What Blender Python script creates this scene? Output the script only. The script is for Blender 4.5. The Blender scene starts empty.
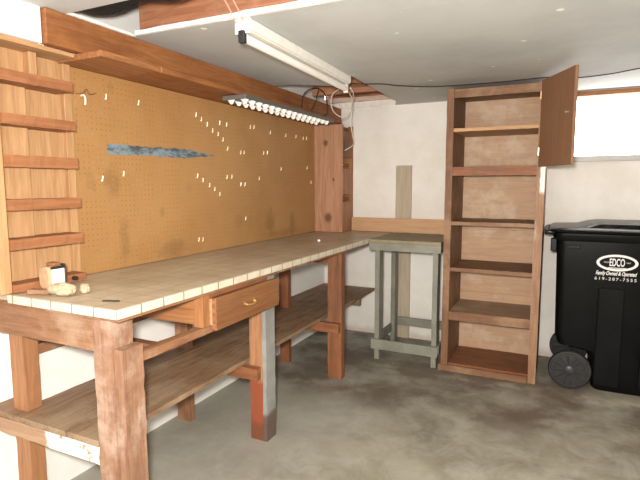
import bpy, bmesh, math, random
from mathutils import Vector, Matrix
random.seed(7)
SC = bpy.context.scene
COL = SC.collection

# ------------------------------------------------------------------ camera
cam_d = bpy.data.cameras.new('camera')
cam_d.sensor_width = 36.0
cam_d.lens = 27.84
cam_d.clip_start = 0.02
cam = bpy.data.objects.new('camera', cam_d)
COL.objects.link(cam)
yaw, pitch, roll = math.radians(25.825), math.radians(-6.328), math.radians(-0.139)
fwd = Vector((-math.sin(yaw) * math.cos(pitch), math.cos(yaw) * math.cos(pitch), math.sin(pitch)))
rgt = Vector((math.cos(yaw), math.sin(yaw), 0))
upv = rgt.cross(fwd)
r2 = rgt * math.cos(roll) + upv * math.sin(roll)
u2 = -rgt * math.sin(roll) + upv * math.cos(roll)
m = Matrix((r2, u2, -fwd)).transposed().to_4x4()
m.translation = Vector((1.947, -4.128, 1.33))
cam.matrix_world = m
SC.camera = cam

# ------------------------------------------------------------------ world, lamps, exposure
w = bpy.data.worlds.new('world')
SC.world = w
w.use_nodes = True
bg = w.node_tree.nodes['Background']
bg.inputs['Color'].default_value = (1.0, 0.97, 0.93, 1)
bg.inputs['Strength'].default_value = 11.0


def area(name, loc, target, size, energy, color, sy=None):
    d = bpy.data.lights.new(name, 'AREA')
    d.shape = 'RECTANGLE'
    d.size = size
    d.size_y = sy or size
    d.energy = energy
    d.color = color
    o = bpy.data.objects.new(name, d)
    o.location = loc
    o.rotation_euler = (Vector(target) - Vector(loc)).to_track_quat('-Z', 'Y').to_euler()
    COL.objects.link(o)
    return o


# the photographer's flash, just above the camera
area('camera_flash', (1.90, -4.16, 1.42), (1.0, -1.2, 1.05), 0.10, 112, (1.0, 0.94, 0.86))
# added soft fill light in front of the closed wall behind the camera
area('rear_fill', (1.5, -5.36, 1.0), (1.45, -1.0, 0.98), 2.4, 46, (1.0, 0.98, 0.95), 1.8)

SC.view_settings.view_transform = 'Standard'
SC.view_settings.look = 'None'
SC.view_settings.gamma = 1
SC.view_settings.use_curve_mapping = False
SC.view_settings.exposure = -0.06


# ------------------------------------------------------------------ material helpers
class NT:
    def __init__(s, name, rough=0.6, metal=0.0, spec=0.4):
        s.m = bpy.data.materials.new(name)
        s.m.use_nodes = True
        s.t = s.m.node_tree
        s.n = s.t.nodes
        s.b = s.n['Principled BSDF']
        s.b.inputs['Roughness'].default_value = rough
        s.b.inputs['Metallic'].default_value = metal
        s.b.inputs['Specular IOR Level'].default_value = spec
        s._c = None

    def new(s, typ, **kw):
        n = s.n.new(typ)
        for k, v in kw.items():
            setattr(n, k, v)
        return n

    def link(s, a, b):
        s.t.links.new(a, b)

    def co(s):
        if s._c is None:
            s._c = s.new('ShaderNodeTexCoord').outputs['Object']
        return s._c

    def mapped(s, scale=(1, 1, 1), loc=(0, 0, 0), src=None):
        mp = s.new('ShaderNodeMapping')
        mp.inputs['Scale'].default_value = scale
        mp.inputs['Location'].default_value = loc
        s.link(src or s.co(), mp.inputs['Vector'])
        return mp.outputs[0]

    def noise(s, scale, detail=4, rough=0.6, vec=None, dist=0.0):
        n = s.new('ShaderNodeTexNoise')
        n.inputs['Scale'].default_value = scale
        n.inputs['Detail'].default_value = detail
        n.inputs['Roughness'].default_value = rough
        n.inputs['Distortion'].default_value = dist
        s.link(vec or s.co(), n.inputs['Vector'])
        return n.outputs['Fac']

    def math(s, op, a, b=None, c=None):
        n = s.new('ShaderNodeMath', operation=op)
        for i, v in enumerate((a, b, c)):
            if v is None:
                continue
            if isinstance(v, (int, float)):
                n.inputs[i].default_value = v
            else:
                s.link(v, n.inputs[i])
        return n.outputs[0]

    def rng(s, v, a, b, c=0.0, d=1.0, smooth=True):
        n = s.new('ShaderNodeMapRange')
        if smooth:
            n.interpolation_type = 'SMOOTHSTEP'
        s.link(v, n.inputs[0])
        for i, q in enumerate((a, b, c, d)):
            n.inputs[i + 1].default_value = q
        return n.outputs[0]

    def mix(s, fac, a, b, mode='MIX'):
        n = s.new('ShaderNodeMix', data_type='RGBA', blend_type=mode)
        for key, v in ((0, fac), (6, a), (7, b)):
            if isinstance(v, (int, float)):
                n.inputs[key].default_value = v
            elif isinstance(v, tuple):
                n.inputs[key].default_value = (*v[:3], 1)
            else:
                s.link(v, n.inputs[key])
        return n.outputs[2]

    def xyz(s, src=None):
        n = s.new('ShaderNodeSeparateXYZ')
        s.link(src or s.co(), n.inputs[0])
        return n.outputs

    def color(s, c):
        if isinstance(c, tuple):
            s.b.inputs['Base Color'].default_value = (*c[:3], 1)
        else:
            s.link(c, s.b.inputs['Base Color'])
        return s

    def bump(s, h, strength=0.3, dist=0.002):
        n = s.new('ShaderNodeBump')
        n.inputs['Strength'].default_value = strength
        n.inputs['Distance'].default_value = dist
        s.link(h, n.inputs['Height'])
        s.link(n.outputs[0], s.b.inputs['Normal'])


_W = {}


def wood(key, c1, c2, axis='y', knots=0.0, dirt=None, dirt_amt=0.5, rough=0.62, seed=0.0, ret=False):
    """plain sawn softwood: long streaked grain along one axis"""
    k = (key, axis, seed)
    if k in _W and not ret:
        return _W[k]
    t = NT('%s_wood' % key, rough)
    st = {'x': (1.0, 14, 14), 'y': (14, 1.0, 14), 'z': (14, 14, 1.0)}[axis]
    v = t.mapped(st, (seed, seed * 1.7, seed * 0.6))
    g = t.noise(3.0, 6, 0.65, v, 0.8)
    g2 = t.noise(9.0, 3, 0.5, v, 0.2)
    f = t.rng(t.math('ADD', t.math('MULTIPLY', g, 0.75), t.math('MULTIPLY', g2, 0.25)), 0.33, 0.66)
    c = t.mix(f, c1, c2)
    if knots:
        vo = t.new('ShaderNodeTexVoronoi')
        vo.inputs['Scale'].default_value = knots
        st2 = {'x': (.6, 1.2, 1.2), 'y': (1.2, .6, 1.2), 'z': (1.2, 1.2, .6)}[axis]
        t.link(t.mapped(st2, (seed + .3, seed, seed)), vo.inputs['Vector'])
        km = t.rng(t.math('ADD', vo.outputs['Distance'], t.math('MULTIPLY', g2, 0.05)), 0.07, 0.16, 1, 0)
        c = t.mix(t.math('MULTIPLY', km, 0.75), c, tuple(q * 0.3 for q in c1))
    if dirt:
        d = t.rng(t.noise(3.2, 6, 0.7, t.mapped((1, 1, 1), (seed + 4, 2, 1))), 0.46, 0.66, 0, dirt_amt)
        c = t.mix(d, c, dirt)
    t.color(c)
    t.bump(g2, 0.25, 0.002)
    if ret:
        return t, c
    _W[k] = t.m
    return t.m


def plain(name, col, rough=0.5, metal=0.0, var=0.0, scale=20, spec=0.4):
    t = NT(name, rough, metal, spec)
    if var:
        n = t.rng(t.noise(scale, 5, 0.65), 0.3, 0.7)
        t.color(t.mix(n, tuple(q * (1 - var) for q in col), tuple(min(1, q * (1 + var)) for q in col)))
    else:
        t.color(col)
    return t.m


# ------------------------------------------------------------------ mesh helpers
class MB:
    """collects shapes (world coordinates) into one bmesh"""

    def __init__(s):
        s.bm = bmesh.new()

    def box(s, x0, x1, y0, y1, z0, z1, bev=0.002, rot=None, piv=None, seg=1):
        b = bmesh.new()
        bmesh.ops.create_cube(b, size=1)
        bmesh.ops.scale(b, vec=(abs(x1 - x0), abs(y1 - y0), abs(z1 - z0)), verts=b.verts)
        if bev:
            bev = min(bev, 0.4 * min(abs(x1 - x0), abs(y1 - y0), abs(z1 - z0)))
            bmesh.ops.bevel(b, geom=list(b.edges), offset=bev, segments=seg, affect='EDGES', profile=0.5)
        bmesh.ops.translate(b, vec=((x0 + x1) / 2, (y0 + y1) / 2, (z0 + z1) / 2), verts=b.verts)
        if rot:
            p = Vector(piv or ((x0 + x1) / 2, (y0 + y1) / 2, (z0 + z1) / 2))
            R = Matrix.Rotation(rot[0], 4, rot[1])
            bmesh.ops.transform(b, matrix=Matrix.Translation(p) @ R @ Matrix.Translation(-p), verts=b.verts)
        s.add(b)
        return s

    def add(s, b):
        me = bpy.data.meshes.new('tmp')
        b.to_mesh(me)
        b.free()
        s.bm.from_mesh(me)
        bpy.data.meshes.remove(me)

    def rough_board(s, x0, x1, y0, y1, z0, z1, axis='y', n=30, amp=0.003, seed=1):
        """a board whose long edges are a little ragged"""
        rnd = random.Random(seed)
        a = {'x': 0, 'y': 1, 'z': 2}[axis]
        lo, hi = [x0, y0, z0], [x1, y1, z1]
        o = [i for i in range(3) if i != a]
        rings = []
        for i in range(n + 1):
            t = i / n
            pv = lo[a] + (hi[a] - lo[a]) * t
            ring = []
            for (p, q) in ((0, 0), (1, 0), (1, 1), (0, 1)):
                v = [0, 0, 0]
                v[a] = pv
                v[o[0]] = (hi if p else lo)[o[0]] + rnd.uniform(-amp, amp) * .6
                v[o[1]] = (hi if q else lo)[o[1]] + rnd.uniform(-amp, amp) * .6
                ring.append(s.bm.verts.new(v))
            rings.append(ring)
        for i in range(n):
            for j in range(4):
                s.bm.faces.new((rings[i][j], rings[i][(j + 1) % 4], rings[i + 1][(j + 1) % 4], rings[i + 1][j]))
        s.bm.faces.new(rings[0][::-1])
        s.bm.faces.new(rings[-1])
        return s

    def tube(s, pts, r, seg=8, closed=False, cap=True):
        pts = [Vector(p) for p in pts]
        rings = []
        n = len(pts)
        up = Vector((0.123, 0.31, 0.94))
        for i, p in enumerate(pts):
            if closed:
                d = pts[(i + 1) % n] - pts[i - 1]
            else:
                d = pts[min(i + 1, n - 1)] - pts[max(i - 1, 0)]
            d.normalize()
            a = d.cross(up)
            if a.length < 1e-3:
                a = d.cross(Vector((1, 0, 0)))
            a.normalize()
            b = d.cross(a)
            up = -b if -b.dot(up) > 0 else b
            rr = r[i] if isinstance(r, (list, tuple)) else r
            rings.append([s.bm.verts.new(p + (a * math.cos(t) + b * math.sin(t)) * rr)
                          for t in [2 * math.pi * k / seg for k in range(seg)]])
        for i in range(n if closed else n - 1):
            A, B = rings[i], rings[(i + 1) % n]
            for k in range(seg):
                s.bm.faces.new((A[k], A[(k + 1) % seg], B[(k + 1) % seg], B[k]))
        if cap and not closed:
            s.bm.faces.new(rings[0][::-1])
            s.bm.faces.new(rings[-1])
        return s

    def lathe(s, prof, center, axis='y', seg=40):
        """prof: list of (radius, offset along axis)"""
        c = Vector(center)
        ax = {'x': 0, 'y': 1, 'z': 2}[axis]
        rings = []
        for (r, h) in prof:
            ring = []
            for k in range(seg):
                t = 2 * math.pi * k / seg
                v = [0, 0, 0]
                v[ax] = h
                v[(ax + 1) % 3] = r * math.cos(t)
                v[(ax + 2) % 3] = r * math.sin(t)
                ring.append(s.bm.verts.new(c + Vector(v)))
            rings.append(ring)
        for i in range(len(rings) - 1):
            for k in range(seg):
                s.bm.faces.new((rings[i][k], rings[i][(k + 1) % seg], rings[i + 1][(k + 1) % seg], rings[i + 1][k]))
        s.bm.faces.new(rings[0][::-1])
        s.bm.faces.new(rings[-1])
        return s

    def prism(s, pts, z0, z1):
        """horizontal polygon extruded up"""
        a = [s.bm.verts.new((x, y, z0)) for x, y in pts]
        b = [s.bm.verts.new((x, y, z1)) for x, y in pts]
        n = len(pts)
        s.bm.faces.new(a[::-1])
        s.bm.faces.new(b)
        for i in range(n):
            s.bm.faces.new((a[i], a[(i + 1) % n], b[(i + 1) % n], b[i]))
        return s

    def loft(s, rings, cap=True):
        R = [[s.bm.verts.new(p) for p in ring] for ring in rings]
        n = len(R[0])
        for i in range(len(R) - 1):
            for k in range(n):
                s.bm.faces.new((R[i][k], R[i][(k + 1) % n], R[i + 1][(k + 1) % n], R[i + 1][k]))
        if cap:
            s.bm.faces.new(R[0][::-1])
            s.bm.faces.new(R[-1])
        return s

    def build(s, name, mat, parent=None, smooth=False, kind=None, label=None):
        bmesh.ops.recalc_face_normals(s.bm, faces=s.bm.faces)
        me = bpy.data.meshes.new(name)
        off = world_loc(parent)
        bmesh.ops.translate(s.bm, vec=-off, verts=s.bm.verts)
        s.bm.to_mesh(me)
        s.bm.free()
        if smooth:
            for p in me.polygons:
                p.use_smooth = True
            try:
                me.set_sharp_from_angle(angle=math.radians(35))
            except Exception:
                pass
        me.materials.append(mat)
        o = bpy.data.objects.new(name, me)
        COL.objects.link(o)
        if parent is not None:
            o.parent = parent
        if kind:
            o['kind'] = kind
        if label:
            o['label'] = label
        return o


def world_loc(o):
    v = Vector((0, 0, 0))
    while o is not None:
        v += Vector(o.location)
        o = o.parent
    return v


def rebase(o, loc):
    """move a top-level mesh's origin to loc without moving its shape"""
    o.data.transform(Matrix.Translation(-Vector(loc)))
    o.location = loc
    return o


def thing(name, label, cat, loc, group=None):
    o = bpy.data.objects.new(name, None)
    o.empty_display_size = 0.05
    o.location = loc
    COL.objects.link(o)
    tag(o, label, cat, group)
    return o


def tag(o, label, cat, group=None):
    o['label'] = label
    o['category'] = cat
    if group:
        o['group'] = group
    return o


def struct(name, mb, mat, **kw):
    return mb.build(name, mat, None, kind='structure', **kw)


def spline(pts, n=8, closed=False):
    pts = [Vector(p) for p in pts]
    out = []
    N = len(pts)
    for i in range(N if closed else N - 1):
        p0 = pts[(i - 1) % N] if closed or i > 0 else pts[0]
        p1, p2 = pts[i], pts[(i + 1) % N]
        p3 = pts[(i + 2) % N] if closed or i + 2 < N else pts[-1]
        for k in range(n):
            t = k / n
            out.append(0.5 * ((2 * p1) + (-p0 + p2) * t + (2 * p0 - 5 * p1 + 4 * p2 - p3) * t * t + (-p0 + 3 * p1 - 3 * p2 + p3) * t ** 3))
    if not closed:
        out.append(pts[-1])
    return out


# ------------------------------------------------------------------ materials
fir = dict(c1=(0.235, 0.092, 0.032), c2=(0.37, 0.165, 0.065))
pale = dict(c1=(0.38, 0.205, 0.092), c2=(0.52, 0.305, 0.15))
dull = dict(c1=(0.13, 0.075, 0.042), c2=(0.25, 0.155, 0.088))
W_FIR = {a: wood('fir', axis=a, knots=0.0, **fir) for a in 'xyz'}
W_PALE = {a: wood('pale_fir', axis=a, seed=2.0, **pale) for a in 'xyz'}
W_SHELFEDGE = wood('lumber_shelf', (0.24, 0.092, 0.038), (0.34, 0.145, 0.062), 'y', seed=1.2)
W_BENCH = {a: wood('bench_lumber', (0.18, 0.078, 0.036), (0.295, 0.145, 0.072), a, knots=2.2, dirt=(0.46, 0.34, 0.24), dirt_amt=.45, seed=3) for a in 'xyz'}
W_RED = {a: wood('reddish_lumber', (0.17, 0.06, 0.026), (0.28, 0.11, 0.046), a, knots=2.0, dirt=(0.10, 0.06, 0.04), dirt_amt=.4, seed=5) for a in 'xyz'}
W_PLANK = wood('worn_plank', (0.15, 0.085, 0.047), (0.30, 0.185, 0.10), 'y', dirt=(0.36, 0.27, 0.18), dirt_amt=.55, seed=6)
W_DRAWER = wood('drawer', (0.16, 0.063, 0.022), (0.24, 0.104, 0.038), 'y', dirt=(0.2, 0.1, 0.05), dirt_amt=.4, seed=7)
W_CASE = {a: wood('bookcase', (0.135, 0.062, 0.029), (0.215, 0.105, 0.052), a, dirt=(0.42, 0.27, 0.16), dirt_amt=.4, seed=8) for a in 'xyz'}
W_CASEDOOR = wood('bookcase_door', (0.21, 0.105, 0.055), (0.26, 0.135, 0.072), 'z', seed=9, dirt=(.2, .09, .04), dirt_amt=.25)
W_BACKPLY = wood('plywood_back', (0.40, 0.245, 0.145), (0.49, 0.31, 0.19), 'x', dirt=(0.62, 0.50, 0.38), dirt_amt=.5, seed=10)
def mk_knotty():
    t, c = wood('knotty_pine', (0.34, 0.165, 0.088), (0.46, 0.25, 0.15), 'z', seed=4.4, ret=True)
    s = t.xyz()
    for (cx, cz, r_) in ((-.015, .76, .020), (.01, .125, .030), (.06, .45, .010)):
        a = t.math('SUBTRACT', s['X'], cx)
        b_ = t.math('MULTIPLY', t.math('SUBTRACT', s['Z'], cz), .8)
        d = t.math('SQRT', t.math('ADD', t.math('MULTIPLY', a, a), t.math('MULTIPLY', b_, b_)))
        d = t.math('ADD', d, t.math('MULTIPLY', t.math('SUBTRACT', t.noise(60, 3), .5), .02))
        c = t.mix(t.rng(d, r_ * .5, r_ * 1.6, .8, 0), c, (.10, .035, .018))
    t.color(c)
    return t.m


W_KNOT = mk_knotty()
W_PINK = wood('pinkish_fir', (0.27, 0.12, 0.065), (0.40, 0.20, 0.115), 'z', seed=14.3)
W_BEAM = wood('beam', (0.21, 0.075, 0.022), (0.34, 0.138, 0.045), 'y', knots=1.1, dirt=(0.16, 0.055, 0.02), dirt_amt=.5, seed=12)
W_JOIST = wood('joist', (0.26, 0.10, 0.05), (0.42, 0.19, 0.10), 'x', dirt=(0.5, .36, .27), dirt_amt=.3, seed=13)


def mk_wall(dirty=True):
    t = NT('white_painted_wall', 0.75)
    n = t.rng(t.noise(2.5, 6, 0.65), 0.35, 0.7)
    c = t.mix(n, (0.80, 0.77, 0.72), (0.71, 0.67, 0.61)) if dirty else t.mix(n, (0.86, 0.85, 0.82), (0.80, 0.78, 0.74))
    sp = t.rng(t.noise(55, 3, 0.6), 0.70, 0.76)
    reg = t.rng(t.noise(3, 2, 0.5, t.mapped((1, 1, 1), (3, 1, 7))), 0.48, 0.6)
    c = t.mix(t.math('MULTIPLY', sp, reg), c, (0.22, 0.16, 0.11))
    sep = t.xyz()
    low = t.rng(t.math('ADD', sep['Z'], t.math('MULTIPLY', t.noise(9, 5, .7), 0.10)), 0.06, 0.13, 1, 0)
    c = t.mix(t.math('MULTIPLY', low, 0.5 if dirty else 0.0), c, (0.40, 0.28, 0.2))
    t.color(c)
    t.bump(t.noise(14, 6, 0.7), 0.35, 0.006)
    return t.m


def mk_ceiling():
    t = NT('ceiling_drywall', 0.8)
    n = t.rng(t.noise(1.6, 6, 0.65), 0.35, 0.7)
    c = t.mix(n, (0.55, 0.555, 0.54), (0.46, 0.465, 0.455))
    vo = t.new('ShaderNodeTexVoronoi')
    vo.inputs['Scale'].default_value = 5.5
    t.link(t.mapped((1, 1, 0.01)), vo.inputs['Vector'])
    pick = t.xyz(vo.outputs['Color'])
    spot = t.rng(t.math('ADD', vo.outputs['Distance'], t.math('MULTIPLY', t.noise(60, 2), .05)), 0.085, 0.125, 1, 0)
    spot = t.math('MULTIPLY', spot, t.math('GREATER_THAN', pick['X'], 0.35))
    c = t.mix(t.math('MULTIPLY', spot, .85), c, (0.95, 0.93, 0.88))
    scr = t.rng(t.noise(30, 5, 0.7, t.mapped((.35, 1, 1), (1, 5, 2))), 0.66, 0.72)
    c = t.mix(t.math('MULTIPLY', scr, .5), c, (0.85, 0.83, 0.78))
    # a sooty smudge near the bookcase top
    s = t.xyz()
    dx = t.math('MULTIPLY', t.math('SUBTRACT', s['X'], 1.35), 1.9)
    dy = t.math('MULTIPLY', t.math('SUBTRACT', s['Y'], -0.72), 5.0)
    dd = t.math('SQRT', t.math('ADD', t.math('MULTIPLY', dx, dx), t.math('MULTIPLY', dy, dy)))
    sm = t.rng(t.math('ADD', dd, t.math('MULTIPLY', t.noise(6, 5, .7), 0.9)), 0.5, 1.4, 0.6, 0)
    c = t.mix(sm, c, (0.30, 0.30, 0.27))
    t.color(c)
    t.bump(t.noise(40, 5, 0.6), 0.25, 0.003)
    return t.m


def mk_floor():
    t = NT('bare_concrete_floor', 0.62, spec=0.35)
    a = t.rng(t.noise(1.3, 8, 0.65, dist=0.4), 0.32, 0.68)
    c = t.mix(a, (0.165, 0.15, 0.105), (0.315, 0.29, 0.225))
    b = t.rng(t.noise(5.0, 7, 0.72, dist=0.6), 0.38, 0.68)
    c = t.mix(t.math('MULTIPLY', b, 0.55), c, (0.42, 0.40, 0.345))
    d = t.rng(t.noise(2.4, 7, 0.7, t.mapped((1, 1, 1), (7, 3, 1)), 0.7), 0.52, 0.70)
    c = t.mix(t.math('MULTIPLY', d, 0.6), c, (0.13, 0.112, 0.078))
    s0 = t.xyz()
    paler_left = t.rng(t.math('ADD', s0['X'], t.math('MULTIPLY', t.noise(1.1, 4, .6), 1.3)), 1.2, 1.9, .55, 0)  # concrete grows paler and greyer towards the bench side
    c = t.mix(paler_left, c, (0.38, 0.365, 0.32))
    # damp brownish stains, deepened with painted under-bench shadow, and white lime bloom along the old patch line in front of the back wall
    s = t.xyz()
    wob = t.math('MULTIPLY', t.math('SUBTRACT', t.noise(3.5, 5, 0.7), 0.5), 0.30)
    line = t.math('ABSOLUTE', t.math('ADD', t.math('ADD', s['Y'], 0.73), wob))
    lm = t.rng(line, 0.0, 0.10, 1, 0)
    xm = t.rng(s['X'], 0.6, 0.9)
    lm = t.math('MULTIPLY', t.math('MULTIPLY', lm, xm), t.rng(t.noise(8, 5, .7), 0.36, 0.56))
    c = t.mix(t.math('MULTIPLY', lm, 0.85), c, (0.50, 0.45, 0.36))
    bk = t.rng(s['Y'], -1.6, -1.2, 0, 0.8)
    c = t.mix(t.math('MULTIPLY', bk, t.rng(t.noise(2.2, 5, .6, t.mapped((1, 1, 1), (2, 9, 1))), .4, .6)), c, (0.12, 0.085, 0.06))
    spk = t.rng(t.noise(70, 3, 0.6), 0.72, 0.78)
    c = t.mix(t.math('MULTIPLY', spk, .5), c, (0.5, 0.46, 0.38))
    t.color(c)
    t.bump(t.noise(30, 7, 0.7), 0.35, 0.003)
    return t.m


def mk_peg():
    t = NT('perforated_hardboard', 0.5, spec=0.45)
    s = t.xyz()
    wv = t.rng(t.noise(1.4, 6, 0.6), 0.3, 0.7)
    c = t.mix(wv, (0.35, 0.18, 0.062), (0.42, 0.23, 0.088))
    # oily hand and tool stains  (local y from near end, local z from bottom)
    for (cy, cz, ry, rz, k) in ((.26, .14, .035, .12, .5), (.60, .05, .12, .06, .55), (.20, .42, .05, .08, .45), (1.24, .17, .05, .06, .25),
                                (1.63, .14, .07, .09, .55), (1.96, .10, .05, .10, .6), (1.80, .04, .25, .03, .4), (.08, .42, .03, .05, .3),
                                (.52, .26, .02, .03, .4), (.22, .87, .02, .03, .3), (.74, .39, .03, .03, .25)):
        a = t.math('DIVIDE', t.math('SUBTRACT', s['Y'], cy), ry)
        b = t.math('DIVIDE', t.math('SUBTRACT', s['Z'], cz), rz)
        d = t.math('SQRT', t.math('ADD', t.math('MULTIPLY', a, a), t.math('MULTIPLY', b, b)))
        mk = t.rng(t.math('ADD', d, t.math('MULTIPLY', t.math('SUBTRACT', t.noise(18, 4), .5), 1.2)), 0.4, 1.3, k * .6, 0)
        c = t.mix(mk, c, (0.10, 0.055, 0.02))
    vo = t.new('ShaderNodeTexVoronoi')
    vo.inputs['Scale'].default_value = 1.0
    vo.inputs['Randomness'].default_value = 0.0
    t.link(t.mapped((0.0, 39.37, 39.37), (0, 0, 0)), vo.inputs['Vector'])
    h = t.rng(vo.outputs['Distance'], 0.09, 0.13, 1, 0)
    ring = t.rng(vo.outputs['Distance'], 0.13, 0.24, 1, 0)
    ring = t.math('MULTIPLY', ring, t.rng(t.noise(9, 3, .6), .45, .6, 0, .5))
    c = t.mix(ring, c, (0.60, 0.40, 0.20))
    c = t.mix(t.math('MULTIPLY', h, 0.6), c, (0.06, 0.03, 0.012))
    t.color(c)
    t.bump(h, -0.4, 0.003)
    return t.m


def mk_tile(top=True):
    t = NT('ceramic_tile_' + ('top' if top else 'edge'), 0.42 if top else 0.3, spec=0.5)
    s = t.xyz()
    g = t.new('ShaderNodeNewGeometry')
    nn = t.xyz(g.outputs['Normal'])
    T = 0.107

    def line(comp, off):
        f = t.math('FRACT', t.math('DIVIDE', t.math('ADD', comp, off + 20 * T), T))
        d = t.math('MULTIPLY', t.math('MINIMUM', f, t.math('SUBTRACT', 1.0, f)), T)
        return t.rng(d, 0.0020, 0.0036, 1, 0)

    lx = t.math('MULTIPLY', line(s['X'], 0.0), t.math('LESS_THAN', t.math('ABSOLUTE', nn['X']), 0.5))
    ly = t.math('MULTIPLY', line(s['Y'], 0.0), t.math('LESS_THAN', t.math('ABSOLUTE', nn['Y']), 0.5))
    l = t.math('MAXIMUM', lx, ly)
    if top:
        a = t.rng(t.noise(3.5, 7, 0.7), 0.35, 0.68)
        c = t.mix(a, (0.40, 0.32, 0.225), (0.54, 0.455, 0.34))
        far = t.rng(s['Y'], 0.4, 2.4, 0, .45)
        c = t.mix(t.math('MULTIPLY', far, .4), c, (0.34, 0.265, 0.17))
        b = t.rng(t.noise(16, 5, 0.75, t.mapped((1, .6, 1), (3, 3, 3))), 0.62, 0.70, 0, .6)
        c = t.mix(b, c, (0.12, 0.08, 0.05))
        grout = (0.17, 0.115, 0.065)
    else:
        a = t.rng(t.noise(9, 6, 0.7), 0.4, 0.7)
        c = t.mix(a, (0.62, 0.57, 0.45), (0.52, 0.455, 0.33))
        chip = t.rng(t.noise(45, 3, 0.6), 0.70, 0.74)
        c = t.mix(chip, c, (0.16, 0.10, 0.06))
        grout = (0.10, 0.07, 0.045)
    c = t.mix(t.math('MULTIPLY', l, 0.5 if top else 0.85), c, grout)
    t.color(c)
    t.bump(l, -0.4, 0.002)
    return t.m


def mk_grey(axis, key, base=(0.175, 0.172, 0.138), scale=1.0):
    t = NT('worn_grey_paint_' + key, 0.6)
    n = t.rng(t.noise(6, 6, .7), .35, .65)
    c = t.mix(n, base, tuple(q * 1.35 for q in base))
    st = {'x': (1, 12, 12), 'y': (12, 1, 12), 'z': (12, 12, 1)}[axis]
    wear = t.rng(t.noise(3.5, 6, .7, t.mapped(st, (2, 1, 5))), .62, .72, 0, .6)
    c = t.mix(wear, c, (0.30, 0.21, 0.13))
    t.color(c)
    t.bump(n, .2, .002)
    return t.m


M_WALL_L = mk_wall(False)
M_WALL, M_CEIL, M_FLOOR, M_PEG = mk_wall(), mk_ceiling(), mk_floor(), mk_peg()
M_TILE, M_TILE_E = mk_tile(True), mk_tile(False)
GREY = {a: mk_grey(a, 'along_' + a) for a in 'xyz'}
M_GREYTOP = mk_grey('x', 'top', (0.20, 0.165, 0.10))
M_WHITE = plain('white_enamel', (0.80, 0.78, 0.72), 0.35, var=.06)
M_CUT = plain('drywall_cut_edge', (0.85, 0.82, 0.78), 0.8, var=.05)
M_TUBE = plain('glass_tube', (0.86, 0.84, 0.80), 0.25)
M_BLACK = plain('black_plastic', (0.004, 0.0042, 0.0045), 0.28, var=.3, scale=6, spec=0.14)
M_BLACKR = plain('black_rubber', (0.02, 0.02, 0.021), 0.6, var=.3)
M_WHEEL = plain('wheel_plastic', (0.028, 0.029, 0.03), 0.42, spec=.5)
M_WIRE_D = plain('dark_cable', (0.03, 0.022, 0.018), 0.5)
M_WIRE_L = plain('pale_cable', (0.55, 0.46, 0.40), 0.5)
M_WIRE_C = plain('copper_coloured_cable', (0.55, 0.27, 0.18), 0.45)
M_METAL = plain('galvanised_metal', (0.55, 0.53, 0.50), 0.35, 0.8, var=.1)
M_ALU = plain('bright_aluminium', (0.92, 0.92, 0.90), 0.3, 0.0, spec=.8)
M_DKALU = plain('dull_grey_metal', (0.16, 0.155, 0.14), 0.45, 0.3)
M_PEGM = plain('pale_peg_metal', (0.92, 0.80, 0.60), 0.28, 0.0, spec=.9)
M_BRASS = plain('worn_brass', (0.75, 0.50, 0.22), 0.3, 0.9)
M_LETTER = plain('white_lettering', (0.72, 0.72, 0.70), 0.5)
M_FRAME = plain('window_vinyl', (0.42, 0.41, 0.39), 0.4)
M_CREAM = plain('cream_plaster', (0.44, 0.33, 0.22), 0.8, var=.2, scale=60)
M_INSUL = plain('black_paper', (0.009, 0.010, 0.007), 0.8, var=.6, scale=25)


def mk_glass():
    t = NT('window_glass')
    n, l = t.n, t.t.links
    tr = n.new('ShaderNodeBsdfTransparent')
    gl = n.new('ShaderNodeBsdfGlossy')
    gl.inputs['Roughness'].default_value = 0.02
    mx = n.new('ShaderNodeMixShader')
    mx.inputs[0].default_value = 0.06
    l.new(tr.outputs[0], mx.inputs[1])
    l.new(gl.outputs[0], mx.inputs[2])
    l.new(mx.outputs[0], n['Material Output'].inputs['Surface'])
    return t.m


M_GLASS = mk_glass()

# ------------------------------------------------------------------ room shell
CZ = 2.0
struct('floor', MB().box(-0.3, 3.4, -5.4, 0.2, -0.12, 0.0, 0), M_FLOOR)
WY1 = -2.715      # the white painted header steps out over the rack beyond here
mb = MB()
mb.box(-0.16, 0.0, -2.858, 0.0, 0.0, 1.862, 0)
mb.box(-0.30, -0.14, -5.4, -2.858, 0.0, 0.889, 0)
mb.box(-0.30, 0.0, -5.4, -2.858, 0.889, 1.862, 0)
mb.box(-0.16, 0.0, WY1, 0.0, 1.862, 2.26, 0)
mb.box(-0.30, 0.0, -5.4, WY1, 1.862, 1.8675, 0)
mb.box(-0.30, 0.152, -5.4, -2.834, 1.8675, 1.9995, 0)
mb.box(-0.16, 0.0, -5.4, WY1, 2.0135, 2.26, 0)
struct('wall_left', mb, M_WALL_L)
mb = MB()
mb.box(-0.16, 1.97, 0.0, 0.16, 0.0, 2.045, 0)
mb.box(1.97, 3.0, 0.0, 0.16, 0.0, 1.505, 0)
mb.box(3.0, 3.4, 0.0, 0.16, 0.0, 2.045, 0)
mb.box(1.97, 3.0, 0.0, 0.16, 1.995, 2.045, 0)
# ragged upper edge of the drywall in the open bay
mb.rough_board(0.0, 0.80, -0.012, 0.0, 2.0, 2.05, 'x', 26, 0.008, 5)
struct('wall_back', mb, M_WALL)
struct('wall_front', MB().box(-0.16, 3.56, -5.56, -5.4, 0.0, 2.26, 0), M_WALL)
struct('wall_right', MB().box(3.4, 3.56, -5.4, 0.16, 0.0, 2.26, 0), M_WALL)

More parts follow.
